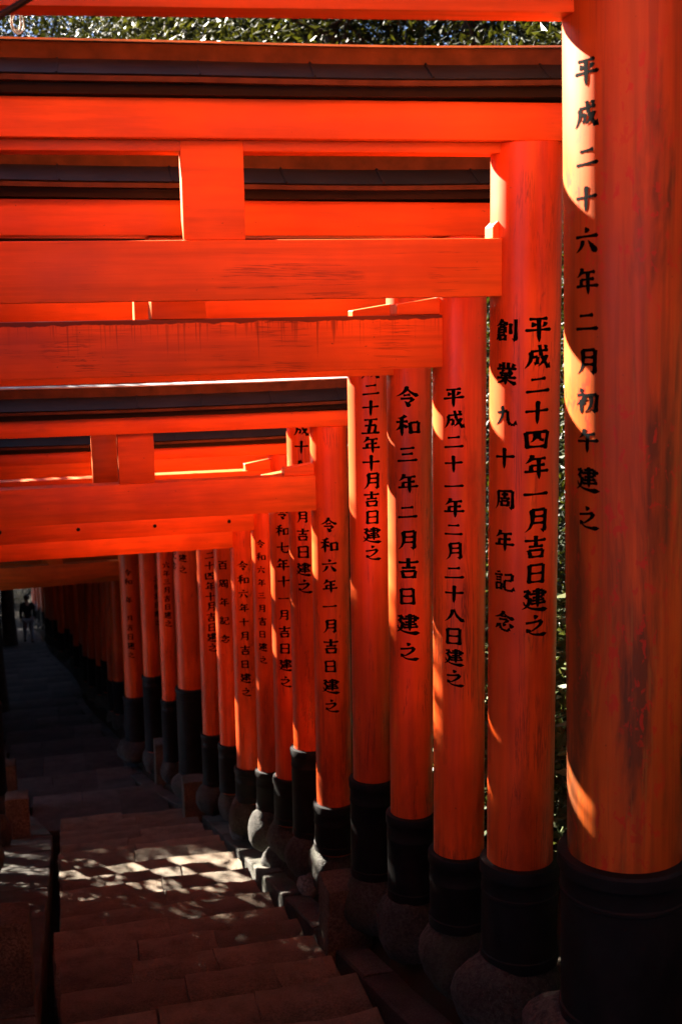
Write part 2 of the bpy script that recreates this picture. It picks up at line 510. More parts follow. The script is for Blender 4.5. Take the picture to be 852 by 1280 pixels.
# ------------------------------------------------------------------ torii gates
GW = 2.46
def roof_parts(root, L, z, dpt, curve=0.02, seams=True):
    """board roof over the lintel; z is the top of the lintel, dpt its half depth"""
    def prism(prof, l, nseg=16, twist=0.0):
        bm = bmesh.new()
        rows = []
        for i in range(nseg+1):
            u = -l/2 + l*i/nseg
            c = curve*abs(2*u/l)**2.6 + (0.0035*noise.noise(Vector((u*1.7, z*3, 2.2))) if twist else 0)
            rows.append([bm.verts.new((u, y, z + zz + c)) for y, zz in prof])
        m = len(prof)
        for A, B in zip(rows, rows[1:]):
            for i in range(m):
                bm.faces.new((A[i], A[(i+1) % m], B[(i+1) % m], B[i]))
        bm.faces.new(rows[0][::-1]); bm.faces.new(rows[-1])
        bmesh.ops.recalc_face_normals(bm, faces=bm.faces[:])
        return bm
    e = dpt + 0.07
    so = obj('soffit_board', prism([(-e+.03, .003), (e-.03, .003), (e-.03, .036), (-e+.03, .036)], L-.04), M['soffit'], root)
    rf = obj('roof', prism([(-e, .062), (-.055, .132), (.055, .132), (e, .062), (e-.01, .055), (-e+.01, .055)], L, 24, 1), M['roof_dark'], root)
    obj('eave_board', prism([(-e-.004, .037), (e+.004, .037), (e+.004, .0545), (-e-.004, .0545)], L-.01, 24, 1), M['roof_brown'], rf)
    obj('ridge_board', prism([(-.06, .127), (.06, .127), (.06, .184), (-.06, .184)], L-.02), M['roof_brown'], rf)
    obj('ridge_cap', prism([(-.074, .186), (.074, .186), (.074, .193), (.0, .200), (-.074, .193)], L+.02, 24, 1), M['roof_cap'], rf)
    if seams:
        bm = bmesh.new()
        k = int(L/0.42)
        for i in range(1, k):
            u = -L/2 + L*i/k + random.uniform(-.03, .03)
            for sgn in (-1, 1):
                b = bm_box(u-.0035, u+.0035, -.5, .5, -.002, .005, 0)
                ln = math.hypot(e-.055, .070)
                Mx = Matrix.Translation((0, sgn*(e+.055)/2, z + .097 + curve*abs(2*u/L)**2.6)) @ Matrix.Rotation(sgn*-math.atan2(.070, e-.055), 4, 'X') @ Matrix.Translation((-u, 0, 0)) @ Matrix.Translation((u, 0, 0)) @ Matrix.Diagonal((1, ln*.97, 1, 1))
                merge(bm, b, Mx)
        obj('seam', bm, M['roof_dark'], rf)['kind'] = 'stuff'

def make_gate(name, R, zt, zkt, zkb, znt, znb, zcol, zbase, zground, yaw, r, cols=(), roof=True, old=False,
              nuki_mat='beam', kas_mat='beam', low_lintel=0, wedge=True, wl=.2, nd_=None, lean=0, W=GW, strut_w=0.22, sleeve_k=1.17, strut_dx=0.0, knot=0):
    """R: right pillar axis in the ground plane; z values absolute; cols: [(chars, offset fraction, z0, z1, size)]"""
    u = Vector((math.cos(yaw), math.sin(yaw), 0))
    c = R - u*(W/2)
    root = empty(name, (c.x, c.y, zground), yaw)
    Z = lambda z: z - zground
    hr = W/2
    pm = M['old_pillar'] if old else M['pillar']
    kd = max(0.085, r*0.80)        # half depth of lintel
    nd = nd_ or max(0.055, r*0.56)
    for sx in (1, -1):
        n = 56 if r > .15 or R.y < 9 else 32
        prof = [(r*1.003, Z(zbase)-.02), (r*1.003, Z(zcol)), (r, Z(zcol)+.4), (r, Z(zt)-.001), (r*.9, Z(zt)), (0, Z(zt))]
        pl = obj('pillar', bm_lathe([(r, Z(zbase)-.02), (r, Z(zt)-.004), (r-.004, Z(zt)), (0, Z(zt))], n, sx*hr, 0), pm, root, 0.6)
        rs = r*sleeve_k
        zc, zb = Z(zcol), Z(zbase)
        sp = [(r+.001, zc-.03), (r+.001, zc), (rs*1.02, zc-.004), (rs*1.05, zc-.014), (rs*1.05, zc-.055), (rs*1.015, zc-.064), (rs, zc-.07),
              (rs, zc-.125), (rs*1.018, zc-.13), (rs*1.018, zc-.142), (rs, zc-.147), (rs, zb+.05), (rs*1.03, zb+.045), (rs*1.03, zb)]
        obj('pillar_sleeve', bm_lathe(sp, n, sx*hr, 0), M['sleeve'], pl, 0.5)
        # round boulder under the pillar
        sr, hgt = rs*random.uniform(1.28, 1.46), .40
        ox, oy = random.uniform(-.05, .02), random.uniform(-.04, .04)
        bp = []
        for k in range(9):
            a = -math.pi/2 + math.pi*k/8
            bp.append((max(0, sr*math.cos(a)**.75) if abs(math.cos(a)) > 1e-4 else 0, zb + .035 - hgt/2 + hgt/2*math.sin(a)))
        obj('base_stone', bm_lathe(bp, 28, sx*hr+ox, oy, jit=.30, seed=R.y), M['stone'], root, 3.14)
        if sx == 1 and cols:
            cl = []
            for chars, off, z0, z1, size in cols:
                ca = math.atan2(-R.y, -R.x) - yaw
                cl.append((chars, ca + math.asin(max(-.97, min(.97, off))), Z(z0), Z(z1), size))
            inscription(cl, r, pl, hr)
        if sx == 1 and lean:
            pv = Vector((hr, 0, Z(-.45)))
            pl.matrix_basis = Matrix.Translation(pv) @ Matrix.Rotation(rad(lean), 4, 'Y') @ Matrix.Translation(-pv)
    L = W + 2*r + .62
    bm = bm_box(-L/2, L/2, -kd, kd, Z(zkb), Z(zkt), .006)
    obj('top_lintel', bm, M[kas_mat], root, 0.5)
    if low_lintel:
        obj('lower_lintel', bm_box(-hr+r*.5, hr-r*.5, -kd*.55, kd*.55, Z(zkb)-low_lintel, Z(zkb)-.0005, .004), M['beam'], root, 0.5)
    cut = math.sqrt(max(0, r*r-nd*nd)) + .004
    obj('tie_beam', bm_box(-hr+cut, hr-cut, -nd, nd, Z(znb), Z(znt), .005), M[nuki_mat], root, 0.5)
    obj('centre_strut', bm_box(-strut_w/2+strut_dx, strut_w/2+strut_dx, -nd*.86, nd*.86, Z(znt)+.0005, Z(zkb)-.0005, .005), M['beam'], root, 0.5)
    cutx = hr - cut
    if wedge:
        for sx in (1, -1):
            bm = bmesh.new()
            x0, x1 = sx*cutx, sx*(cutx - wl)
            h0, h1 = .075, .045
            V = []
            for y in (-nd*.7, nd*.7):
                V.append([bm.verts.new((x, y, Z(znt)+z)) for x, z in ((x0, .001), (x1, .001), (x1, h1), (x0, h0))])
            bm.faces.new(V[0]); bm.faces.new(V[1][::-1])
            for i in range(4): bm.faces.new((V[0][i], V[1][i], V[1][(i+1) % 4], V[0][(i+1) % 4]))
            bmesh.ops.recalc_face_normals(bm, faces=bm.faces[:])
            bmesh.ops.bevel(bm, geom=bm.edges[:], offset=.003, segments=1, affect='EDGES')
            obj('wedge', bm, M['beam'], root)
    if knot:
        for k in range(knot):
            x = -hr*.75 + k*hr*1.5/max(1, knot-1)
            b = bm_lathe([(0, 0), (.016, 0), (.014, .008), (.007, .011), (0, .012)], 12)
            for v in b.verts: v.co = Vector((v.co.x, -v.co.z, v.co.y))
            bmesh.ops.translate(b, verts=b.verts[:], vec=(x, -nd-.0005, Z((znt+znb)/2)+random.uniform(-.02, .02)))
            bmesh.ops.recalc_face_normals(b, faces=b.faces[:])
            obj('bolt_cap', b, M['sleeve'], root)
    if roof: roof_parts(root, L+.06, Z(zkt), kd)
    return root

GATE_GROUP = 'vermilion torii gates over the stairway'
# (pixel centre, pixel width, distance, collar row, lintel top/bottom rows or None, tie-beam top/bottom rows, yaw offset, texts [(chars, px, y0, y1, px size)], options, label)
SPEC = [
 (780, 152, 3.80, 1086, (-250, -195), (-66, 7), -7, [('平成二十六年二月初午建之', 734, 85, 648, 33)], dict(old=True, sleeve_k=1.13, nd_=.06, lean=-1.3),
  'nearest and thickest torii gate, its faded pillar chipped and scratched at right edge'),
 (653.5, 87, 4.62, 1085, (128, 176), (297, 370), -4, [('平成二十四年一月吉日建之', 670, 411, 780, 32), ('創業九十周年記念', 630.5, 413, 777, 28)], dict(nuki_mat='beam_crack', wl=.03, strut_dx=.06, low_lintel=.038),
  'torii gate under the topmost dark roof, its pillar bearing two long columns of writing'),
 (573.5, 67, 5.30, 1072, (253, 295), (393, 459), 2, [('平成二十一年二月二十八日建之', 567, 496, 846, 25)], dict(nuki_mat='beam_drip'),
  'torii gate with rain-streaked tie beam and a fourteen-character date ending in twenty-eighth day'),
 (512, 56, 6.0, 1022, (300, 345), (399, 469), 0, [('令和三年二月吉日建之', 509, 495, 813, 27)], dict(),
  'torii gate inscribed Reiwa year three, between the streaked-beam gate and a paler pillar'),
 (462, 52, 6.7, 978, (352, 397), (424, 463), 0, [('平成二十五年十月吉日建之', 465, 440, 690, 22)], dict(),
  'torii gate with pale sunlit pillar dated Heisei year twenty-five, tenth month'),
 (412, 47, 7.7, 1008, (513, 533), (594, 638), 0, [('令和六年一月吉日建之', 410, 655, 881, 20)], dict(),
  'torii gate glowing orange, dated Reiwa six first month, under the black roof in mid picture'),
 (381, 42, 8.45, 938, (498, 530), (602, 636), 0, [('平成十八年 月吉日建之', 378, 514, 732, 18)], dict(strut_dx=-.13),
  'torii gate dated Heisei eighteen on a pale pillar half hidden by the glowing orange one'),
 (355, 38, 9.2, 974, (554, 568), (587, 628), 0, [('令和七年十一月吉日建之', 352, 641, 851, 16)], dict(),
  'torii gate whose pillar is dated Reiwa seven, eleventh month'),
 (330, 34, 10.0, 965, (566, 585), (638, 663), 0, [('令和六年三月吉日建之', 324, 679, 824, 11)], dict(knot=4),
  'torii gate with bolt-dotted bright tie beam and small thin writing, Reiwa six third month'),
 (303, 34, 10.9, 962, (618, 650), (660, 685), 0, [('令和六年十月吉日建之', 301, 706, 864, 13)], dict(),
  'torii gate with lowest lit red tie beam, pillar dated Reiwa six tenth month'),
 (279, 28, 11.8, 932, (590, 610), (632, 658), 0, [('百周年記念', 276, 706, 798, 12)], dict(),
  'torii gate with short five-character anniversary inscription on a dim red pillar'),
 (257, 27, 12.6, 919, (592, 615), (640, 664), 0, [('平成二十四年十月吉日建之', 260, 668, 809, 13)], dict(),
  'dim torii gate dated Heisei twenty-four tenth month, beside the short anniversary inscription'),
 (232, 36, 14.2, 862, (594, 617), (636, 662), 0, [('吉日建之', 226, 669, 711, 11), ('記念', 215, 694, 708, 11)], dict(),
  'dim torii gate with a plain stout pillar, writing only near its top'),
 (204, 22, 15.1, 876, (600, 625), (645, 668), 0, [('六年三月吉日建之', 205, 706, 779, 9)], dict(),
  'dark torii gate with small column of writing just left of the stout plain pillar'),
 (182, 23, 16.0, 846, (612, 632), (652, 674), 0, [('三月吉日建之', 191, 724, 779, 8)], dict(),
  'dark torii gate with a bright light sliver, two gates left of the stout plain pillar'),
 (159, 27, 17.0, 872, (620, 640), (658, 680), 0, [('令和 年 月吉日建之', 156, 715, 818, 9)], dict(),
  'dark torii gate with long faint writing, last one whose letters can be made out'),
]
gates = []
for i, (pc, pw, Y, yc, kas, nuk, dy, texts, opt, label) in enumerate(SPEC):
    r = pw/2*Y/F * 1.0
    R = at(pc, 640, Y); R.z = 0
    z = lambda py, Y=Y, pc=pc: at(pc, py, Y - r*.8).z
    s = R.dot(CD)
    zg = path_z(s) + .02
    zb = zg + .48
    zkt, zkb = z(kas[0]), z(kas[1])
    cols = []
    for chars, px, y0, y1, size in texts:
        off = (px - pc)/(pw/2)
        cols.append((chars, off, at(px, y0, Y-r*.8).z, at(px, y1, Y-r*.8).z, size*Y/F))
    g = make_gate('torii_gate', R, zkb, zkt, zkb, z(nuk[0]), z(nuk[1]), z(yc), zb, zg, YAW + rad(dy), r, cols, **opt)
    tag(g, label, 'torii gate', GATE_GROUP)
    gates.append(g)

# the dark tunnel further down: one gate, then copies
Rp = sd(18.2, ctr(18.2) + 1.2)
zg = path_z(18.2)
proto = make_gate('torii_gate', Rp, zg+3.6, zg+3.75, zg+3.6, zg+3.2, zg+2.97, zg+1.05, zg+.46, zg, YAW, .12)
tag(proto, 'unlit torii gate far down the tunnel, writing too dark to read', 'torii gate', 'unlit torii gates far down the tunnel')
s = 18.2
for k in range(42):
    s += random.uniform(.8, 1.05)
    g = copy_tree(proto)
    c = sd(s, ctr(s) - .03 + random.uniform(-.06, .06))
    g.location = (c.x, c.y, path_z(s) + random.uniform(-.18, .12))
    dc = (ctr(s+.5) - ctr(s-.5))
    g.rotation_euler = (0, 0, YAW - math.atan(dc) + rad(random.uniform(-1, 1)))
    sc = random.uniform(.94, 1.06)
    g.scale = (1, 1, sc)

for k, s in enumerate([1.5, .65, -.2, -1.1, -2.0, -2.9, -3.8, -4.7]):
    g = copy_tree(proto)
    c = sd(s, .57)
    g.location = (c.x, c.y, path_z(s) + .45)
    g['label'] = 'torii gate over the upper stairs, uphill of the nearest pillar and outside the picture'
    g['group'] = 'torii gates uphill of the picture'

# ------------------------------------------------------------------ stairs, path, kerbs
def rough_block(bm, s0, s1, d0, d1, zt, zb, seed, slope=0.0, amp=.006):
    """a split stone block in stair coordinates, top and faces uneven"""
    ns, nd = max(2, int((s1-s0)/.09)), max(2, int((d1-d0)/.09))
    c = .008
    nl_ = bm.verts.layers.float.get('lit_nose') or bm.verts.layers.float.new('lit_nose')
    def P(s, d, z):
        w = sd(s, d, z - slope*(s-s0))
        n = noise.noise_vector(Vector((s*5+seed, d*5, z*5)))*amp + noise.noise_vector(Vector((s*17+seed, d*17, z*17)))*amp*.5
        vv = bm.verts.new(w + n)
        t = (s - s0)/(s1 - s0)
        vv[nl_] = max(0, min(1, (t - .55)/.4))  # rises towards the downhill nose, where the lit edge is painted
        return vv
    grid = [[P(s0+(s1-s0)*i/ns, d0+(d1-d0)*j/nd, zt) for j in range(nd+1)] for i in range(ns+1)]
    for i in range(ns):
        for j in range(nd):
            bm.faces.new((grid[i][j], grid[i+1][j], grid[i+1][j+1], grid[i][j+1]))
    rim = [grid[0][j] for j in range(nd)] + [grid[i][nd] for i in range(ns)] + [grid[ns][j] for j in range(nd, 0, -1)] + [grid[i][0] for i in range(ns, 0, -1)]
    cen = sd((s0+s1)/2, (d0+d1)/2, 0)
    low = []
    mid = []
    for v in rim:
        q = v.co.copy()
        out_ = Vector((q.x-cen.x, q.y-cen.y, 0)).normalized()
        mid.append(bm.verts.new(q + out_*c + Vector((0, 0, -c))))
        low.append(bm.verts.new(Vector((q.x, q.y, zb - slope*0)) + out_*c))
    m = len(rim)
    for A, B in ((rim, mid), (mid, low)):
        for i in range(m):
            bm.faces.new((A[i], A[(i+1) % m], B[(i+1) % m], B[i]))

rs = random.Random(3)
bm = bmesh.new()
D0, D1 = -0.15, 1.42
# upper landing
for k in range(3):
    rough_block(bm, S_TOP - 4 + k*1.3333, S_TOP - 4 + (k+1)*1.3333 - .012, D0-.1, D1, Z_TOP, Z_TOP-.3, k)
for i in range(NST):
    s0, s1 = S_TOP + RUN*i, S_TOP + RUN*(i+1)
    zt = Z_TOP - RISE*(i) - RISE*.5
    cuts = [D0 + rs.uniform(-.03, .03)]
    x = rs.uniform(.45, 1.0)
    cuts += [x] if rs.random() < .75 else [x*.6, x*.6 + .5]
    cuts += [D1 + rs.uniform(-.05, .03)]
    e = rs.uniform(-.02, .03)
    for a, b in zip(cuts, cuts[1:]):
        rough_block(bm, s0 - .09, s1 + e + rs.uniform(-.008, .008), a+.004, b-.006, zt + rs.uniform(-.008, .008), zt-.3, rs.uniform(0, 99), rs.uniform(0, .03), .015)
bmesh.ops.recalc_face_normals(bm, faces=bm.faces[:])
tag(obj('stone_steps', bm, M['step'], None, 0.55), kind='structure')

bm = bmesh.new()
s = S_END
zt = Z_END - RISE*.5 + .0
k = 0
while s < 52:
    ln = LRUN
    ce = ctr(s + ln/2)
    a0, a1 = ce - .86, ce + .84
    cuts = [a0, a0 + .55 + rs.uniform(-.1, .1), a0 + 1.15 + rs.uniform(-.1, .1), a1]
    zz = Z_END - .196*(s - S_END) - .03
    for a, b in zip(cuts, cuts[1:]):
        e = rs.uniform(-.03, .03)
        rough_block(bm, s - .06 + e, s + ln + e - .015, a+.006, b-.006, zz + rs.uniform(-.006, .006), zz-.6, rs.uniform(0, 99), LSLOPE, .006)
    s += ln
bmesh.ops.recalc_face_normals(bm, faces=bm.faces[:])
tag(obj('stone_path', bm, M['flag'], None, 0.7), kind='structure')

# terrain as one sheet
def terrain_z(s, d):
    p = path_z(s)
    x = d - ctr(s)
    if -1.2 < x < .80: b = -.42
    elif x >= .80:
        b = -.3 + min(1, (x-.80)/.25)*.46
        if x > 1.75: b += (x-1.75)*.62 if x < 30 else 28.25*.62
    else:
        b = -.3 + min(1, (-1.2-x)/.25)*.3
        if x < -2.2: b -= (-2.2-x)*.10
    far = max(0, s - 56)
    if s < S_TOP: b += 0
    n = noise.noise(Vector((s*.35, d*.35, 1)))*.25*min(1, max(0, abs(x)-1.6)/2) + noise.noise(Vector((s*1.3, d*1.3, 5)))*.06
    return p + b + n + far*.10 + max(0, s-75)*.25
bm = bmesh.new()
Ss = [-40, -25, -15, -10, -6, -3, -1] + [.5*k for k in range(0, 120)] + [60, 62, 64, 67, 70, 75, 80, 90, 105, 130, 170, 220]
Ds = [-160, -110, -80, -55, -40, -30, -22, -16, -12, -9, -7, -5.5, -4.5] + [-3.8+.2*k for k in range(44)] + [5.5, 6.5, 8, 10, 13, 17, 22, 30, 42, 60, 85, 120]
G = [[bm.verts.new(sd(s, d + (ctr(max(s, 0)) - .66 if abs(d) < 12 else 0), terrain_z(s, d + (ctr(max(s, 0)) - .66 if abs(d) < 12 else 0)))) for d in Ds] for s in Ss]
for A, B in zip(G, G[1:]):
    for j in range(len(Ds)-1):
        bm.faces.new((A[j], A[j+1], B[j+1], B[j]))
bmesh.ops.recalc_face_normals(bm, faces=bm.faces[:])
tag(obj('ground', bm, M['soil'], None, 3.2), kind='structure')

# kerbs of long stones following the stairs
bm = bmesh.new()
for side, (da, db) in ((1, (1.47, 1.66)), (-1, (-.78, -.24))):
    s = S_TOP
    while s < S_END + 30:
        ln = rs.uniform(.95, 1.3)
        s1 = s + ln
        sh0 = ctr(s) - .66
        sh1 = ctr(s1) - .66
        w0 = da + sh0, db + sh0
        w1 = da + sh1, db + sh1
        z0, z1 = path_z(s) + .05, path_z(s1) + .05
        n = 5
        rows = []
        seed = rs.uniform(0, 99)
        for i in range(n+1):
            t = i/n
            q = s + (ln-.015)*t
            a = w0[0] + (w1[0]-w0[0])*t; b = w0[1] + (w1[1]-w0[1])*t
            zz = z0 + (z1-z0)*t
            row = []
            for dd, dz in ((a, -.4), (a, -.012), (a+.012, 0), ((a+b)/2, .002), (b-.012, 0), (b, -.012), (b, -.4)):
                row.append(bm.verts.new(sd(q, dd, zz+dz) + noise.noise_vector(Vector((q*6+seed, dd*6, dz*6)))*.008))
            rows.append(row)
        for A, B in zip(rows, rows[1:]):
            for j in range(6): bm.faces.new((A[j], A[j+1], B[j+1], B[j]))
        bm.faces.new(rows[0]); bm.faces.new(rows[-1][::-1])
        s = s1
bmesh.ops.recalc_face_normals(bm, faces=bm.faces[:])
tag(obj('kerb_stones', bm, M['kerb'], None, 0.7), kind='structure')

# ------------------------------------------------------------------ granite posts
def stone_post(s, d, w, h, label, dz=0.0, tilt=0.0):
    g = bmesh.new()
    b = bm_box(-w/2, w/2, -w/2, w/2, -.35, h, .012)
    bmesh.ops.subdivide_edges(b, edges=b.edges[:], cuts=2, use_grid_fill=True)
    for v in b.verts:
        v.co += noise.noise_vector(v.co*6 + Vector((s, d, 0)))*.008
        if v.co.z > h*.5: v.co.z += (.012 - .05*abs(v.co.x) )
    p = sd(s, d, path_z(s) + .04 + dz)
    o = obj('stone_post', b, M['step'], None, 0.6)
    o.location = p
    o.rotation_euler = (rad(tilt), rad(tilt*.6), YAW)
    return tag(o, label, 'stone post', 'granite posts on the stairway kerbs')
def post_px(px, py, Y, w, h, label, **k):
    p = at(px, py, Y)
    s, d = p.dot(CD), p.dot(RD)
    return stone_post(s, d, w, h, label, dz=p.z - path_z(s) - .04, **k)
post_px(431, 1188, 6.75, .27, .46, 'squat granite post on right kerb, in front of the dark pillar sleeves', tilt=1.5)
post_px(243, 1020, 13.3, .25, .46, 'granite post on right kerb, nearer of the two at the foot of the stairs')
post_px(207, 972, 15.6, .27, .52, 'granite post on right kerb, beyond the foot of the stairs')
post_px(12, 1235, 6.0, .26, .42, 'big granite post at lower left corner, cut off by the picture edge', tilt=-1)
post_px(24, 1042, 12.6, .25, .45, 'granite post on left kerb, nearer of two at stair foot', tilt=1)
post_px(9, 996, 14.6, .27, .46, 'granite post on left kerb, the further one touching the picture edge')

# ------------------------------------------------------------------ loose boulders beside the kerb
def boulder(px, py, Y, rx, ry, rz, label, mat='pale_stone', seed=0):
    b = bmesh.new()
    bmesh.ops.create_icosphere(b, subdivisions=4, radius=1)
    for v in b.verts:
        n = v.co.normalized()
        k = 1 + .16*noise.noise(n*1.4 + Vector((seed*7.1, 0, 0))) + .05*noise.noise(n*4 + Vector((seed, 3, 0)))
        v.co = Vector((n.x*rx, n.y*ry, n.z*rz))*k
    o = obj('boulder', b, M[mat], None, 3.2)
    o.location = at(px, py, Y)
    return tag(o, label, 'boulder')
boulder(308, 1036, 11.2, .17, .15, .17, 'pale sunlit boulder at the foot of dark pillar sleeves', seed=2)
boulder(352, 1076, 9.6, .17, .17, .14, 'grey boulder lying on the kerb between sunlit kerb stones and post', 'stone', seed=5)
boulder(389, 1104, 8.3, .10, .10, .12, 'small pale boulder tucked behind the squat granite post', seed=8)
boulder(3, 1040, 12.0, .10, .12, .2, 'rounded brown boulder at left picture edge below the kerb posts', 'stone', seed=11)

# ------------------------------------------------------------------ trees and shrubs
def leaves(bm, centres, n, size, rnd, spread):
    """n folded leaves scattered round branch-tip centres"""
    for _ in range(n):
        c = rnd.choice(centres)
        q = Vector((rnd.gauss(0, 1), rnd.gauss(0, 1), rnd.gauss(0, .7)))
        if q.length > 1.9: q *= 1.9/q.length
        q *= spread
        p = c + q
        a = Vector((rnd.gauss(0, 1), rnd.gauss(0, 1), rnd.gauss(-.3, .7))).normalized()
        b = a.cross(Vector((rnd.gauss(0, .4), rnd.gauss(0, .4), 1))).normalized()
        nn = a.cross(b)
        L = size*rnd.uniform(.6, 1.25); Wd = L*rnd.uniform(.32, .5)
        v = [bm.verts.new(x) for x in (p - a*L*.5, p + b*Wd*.5 + nn*L*.06, p + a*L*.5 - nn*L*.1, p - b*Wd*.5 + nn*L*.06)]
        bm.faces.new(v)

def build_tree(name, h, r_trunk, crown_r, crown_z0, n_leaf, leaf, seed, mat, spread=.42):
    rnd = random.Random(seed)
    root = empty(name, (0, 0, 0))
    bt = bmesh.new()
    pts = [Vector((noise.noise(Vector((seed, k*.4, 0)))*.3*k/8, noise.noise(Vector((seed+9, k*.4, 0)))*.3*k/8, h*.95*k/8 - .3)) for k in range(9)]
    bm_tube(pts, [r_trunk*(1.25 if k == 0 else 1)*(1-.85*k/8) for k in range(9)], 12, bt)
    cents = []
    bl = bmesh.new()
    nb = 26
    for k in range(nb):
        t = crown_z0 + (1-crown_z0)*(k+.5)/nb
        z = h*.95*t - .3
        i = min(7, int(t*8)); p0 = pts[i].lerp(pts[i+1], t*8-i)
        az = k*2.4 + rnd.uniform(-.5, .5)
        prof = math.sin(math.pi*min(1, .18+.82*(k/nb)))**.7
        ln = crown_r*prof*rnd.uniform(.65, 1.15)
        up = rnd.uniform(.15, .6)
        d = Vector((math.cos(az), math.sin(az), up)).normalized()
        q = [p0 + d*ln*x + Vector((0, 0, -.10*ln*x*x)) + Vector((rnd.gauss(0, .08), rnd.gauss(0, .08), 0))*x*ln*.5 for x in (0, .35, .7, 1)]
        rb = r_trunk*.34*(1-t*.6)
        bm_tube(q, [rb, rb*.7, rb*.4, rb*.12], 6, bt)
        for x in (.45, .7, .95):
            base = p0 + d*ln*x
            for _ in range(3):
                e = base + Vector((rnd.gauss(0, 1), rnd.gauss(0, 1), rnd.gauss(.1, .6)))*ln*.22
                bm_tube([base, (base+e)/2 + Vector((0, 0, .05)), e], [rb*.3, rb*.18, rb*.06], 4, bt)
                cents.append(e)
    obj('trunk', bt, M['bark'], root, 1.0)
    leaves(bl, cents, n_leaf, leaf, rnd, spread)
    obj('crown', bl, M[mat], root)
    return root

def place(o, x, y, rz, sc, label, cat, group):
    s, d = Vector((x, y, 0)).dot(CD), Vector((x, y, 0)).dot(RD)
    o.location = (x, y, terrain_z(s, d) - .1)
    o.rotation_euler = (0, 0, rz)
    o.scale = (sc, sc, sc)
    return tag(o, label, cat, group)

TG = 'forest trees around the stairway'
tA = build_tree('evergreen_tree', 17, .26, 4.2, .30, 44000, .12, 11, 'leaf', .55)
tB = build_tree('evergreen_tree', 15, .22, 3.8, .35, 36000, .115, 23, 'leaf2', .5)
def px_ground(px, Y):
    p = at(px, 30, Y); return p.x, p.y
tree_spots = [  # px, Y, proto, rotation, scale, label
 (204, 21, 0, .3, 1.0, 'dark trunked tree standing behind the topmost roof, left of centre'),
 (655, 22, 0, 2.2, .95, 'dark evergreen tree behind the topmost roof near the large pillar'),
 (90, 27, 1, 1.1, 1.05, 'yellow-green tree with sky gaps behind the topmost roof, at left'),
 (330, 25, 1, 4.0, 1.1, 'yellow-green tree behind the topmost roof, right of the dark trunk'),
 (520, 34, 0, 5.1, 1.0, 'leafy evergreen tree behind the topmost roof, in the middle'),
 (-60, 24, 0, 2.8, .95, 'evergreen tree at the top left picture edge'),
]
for px, Y, pr, rz, sc, lab in tree_spots:
    src = (tA, tB)[pr]
    first = src.get('label') is None
    t = src if first else copy_tree(src)
    x, y = px_ground(px, Y)
    place(t, x, y, rz, sc, lab, 'tree', TG)
shade = [(-14, 33, 0, 1.0, 1.0), (-18, 39, 1, 2.0, 1.1), (-12, 42, 0, 3.0, 1.0), (-21, 47, 0, 4.0, 1.15), (-16, 52, 1, 5.0, 1.0), (-25, 56, 0, .5, 1.2), (-11, 28, 1, 5.5, .75),
         (10, 22, 1, 2.5, 1.0), (9, 14, 0, .4, 1.0), (8, 7, 1, 3.3, 1.0), (-26, 70, 0, 1.9, 1.0), (-8, 72, 0, 3.9, 1.0), (-36, 78, 1, .9, 1.0), (-18, 84, 0, 2.0, 1.0)]
for x, y, pr, rz, sc in shade:  # added mostly out of view, to throw shade on the gates
    t = copy_tree((tA, tB)[pr])
    place(t, x, y, rz, sc, 'forest tree added beyond the stairway to shade the gates', 'tree', 'forest trees added for shade')

def build_shrub(seed, h, rr_, n, leaf, mat):
    rnd = random.Random(seed)
    root = empty('shrub', (0, 0, 0))
    bt = bmesh.new(); cents = []
    for k in range(11):
        az = k*2.4; tilt = rnd.uniform(.15, .8)
        e = Vector((math.cos(az)*math.sin(tilt)*rr_*1.2, math.sin(az)*math.sin(tilt)*rr_*1.2, math.cos(tilt)*h*rnd.uniform(.7, 1)))
        bm_tube([(0, 0, -.05), e*.5 + Vector((0, 0, .08)), e], [.014, .009, .003], 5, bt)
        cents += [e, e*.75, e*.55]
    obj('stem', bt, M['bark'], root, 1.0)
    bl = bmesh.new()
    leaves(bl, cents, n, leaf, rnd, rr_*.26)
    obj('foliage', bl, M[mat], root)
    return root
sh = build_shrub(4, 1.0, .6, 1500, .085, 'shrub')
spots = [(5.7, 3.05), (6.4, 3.1), (7.1, 3.2), (6.0, 3.4), (4.3, 3.3), (5.1, 3.0), (5.9, 2.9), (6.7, 3.1), (7.6, 2.9), (4.7, 3.8), (5.6, 3.9), (6.5, 4.1), (8.5, 3.0), (9.6, 2.9), (10.8, 3.0), (12.0, 2.9), (13.3, 3.0), (3.6, 3.6), (7.8, 3.9), (3.2, 4.2)]
for k, (s, d) in enumerate(spots):
    o = sh if k == 0 else copy_tree(sh)
    p = sd(s, d)
    place(o, p.x, p.y, k*1.7, (1.5 if k < 4 else 1.3) + .3*math.sin(k*2.1), 'leafy shrub on the bank behind the right row of pillars', 'shrub', 'shrubs on the bank behind the pillars')

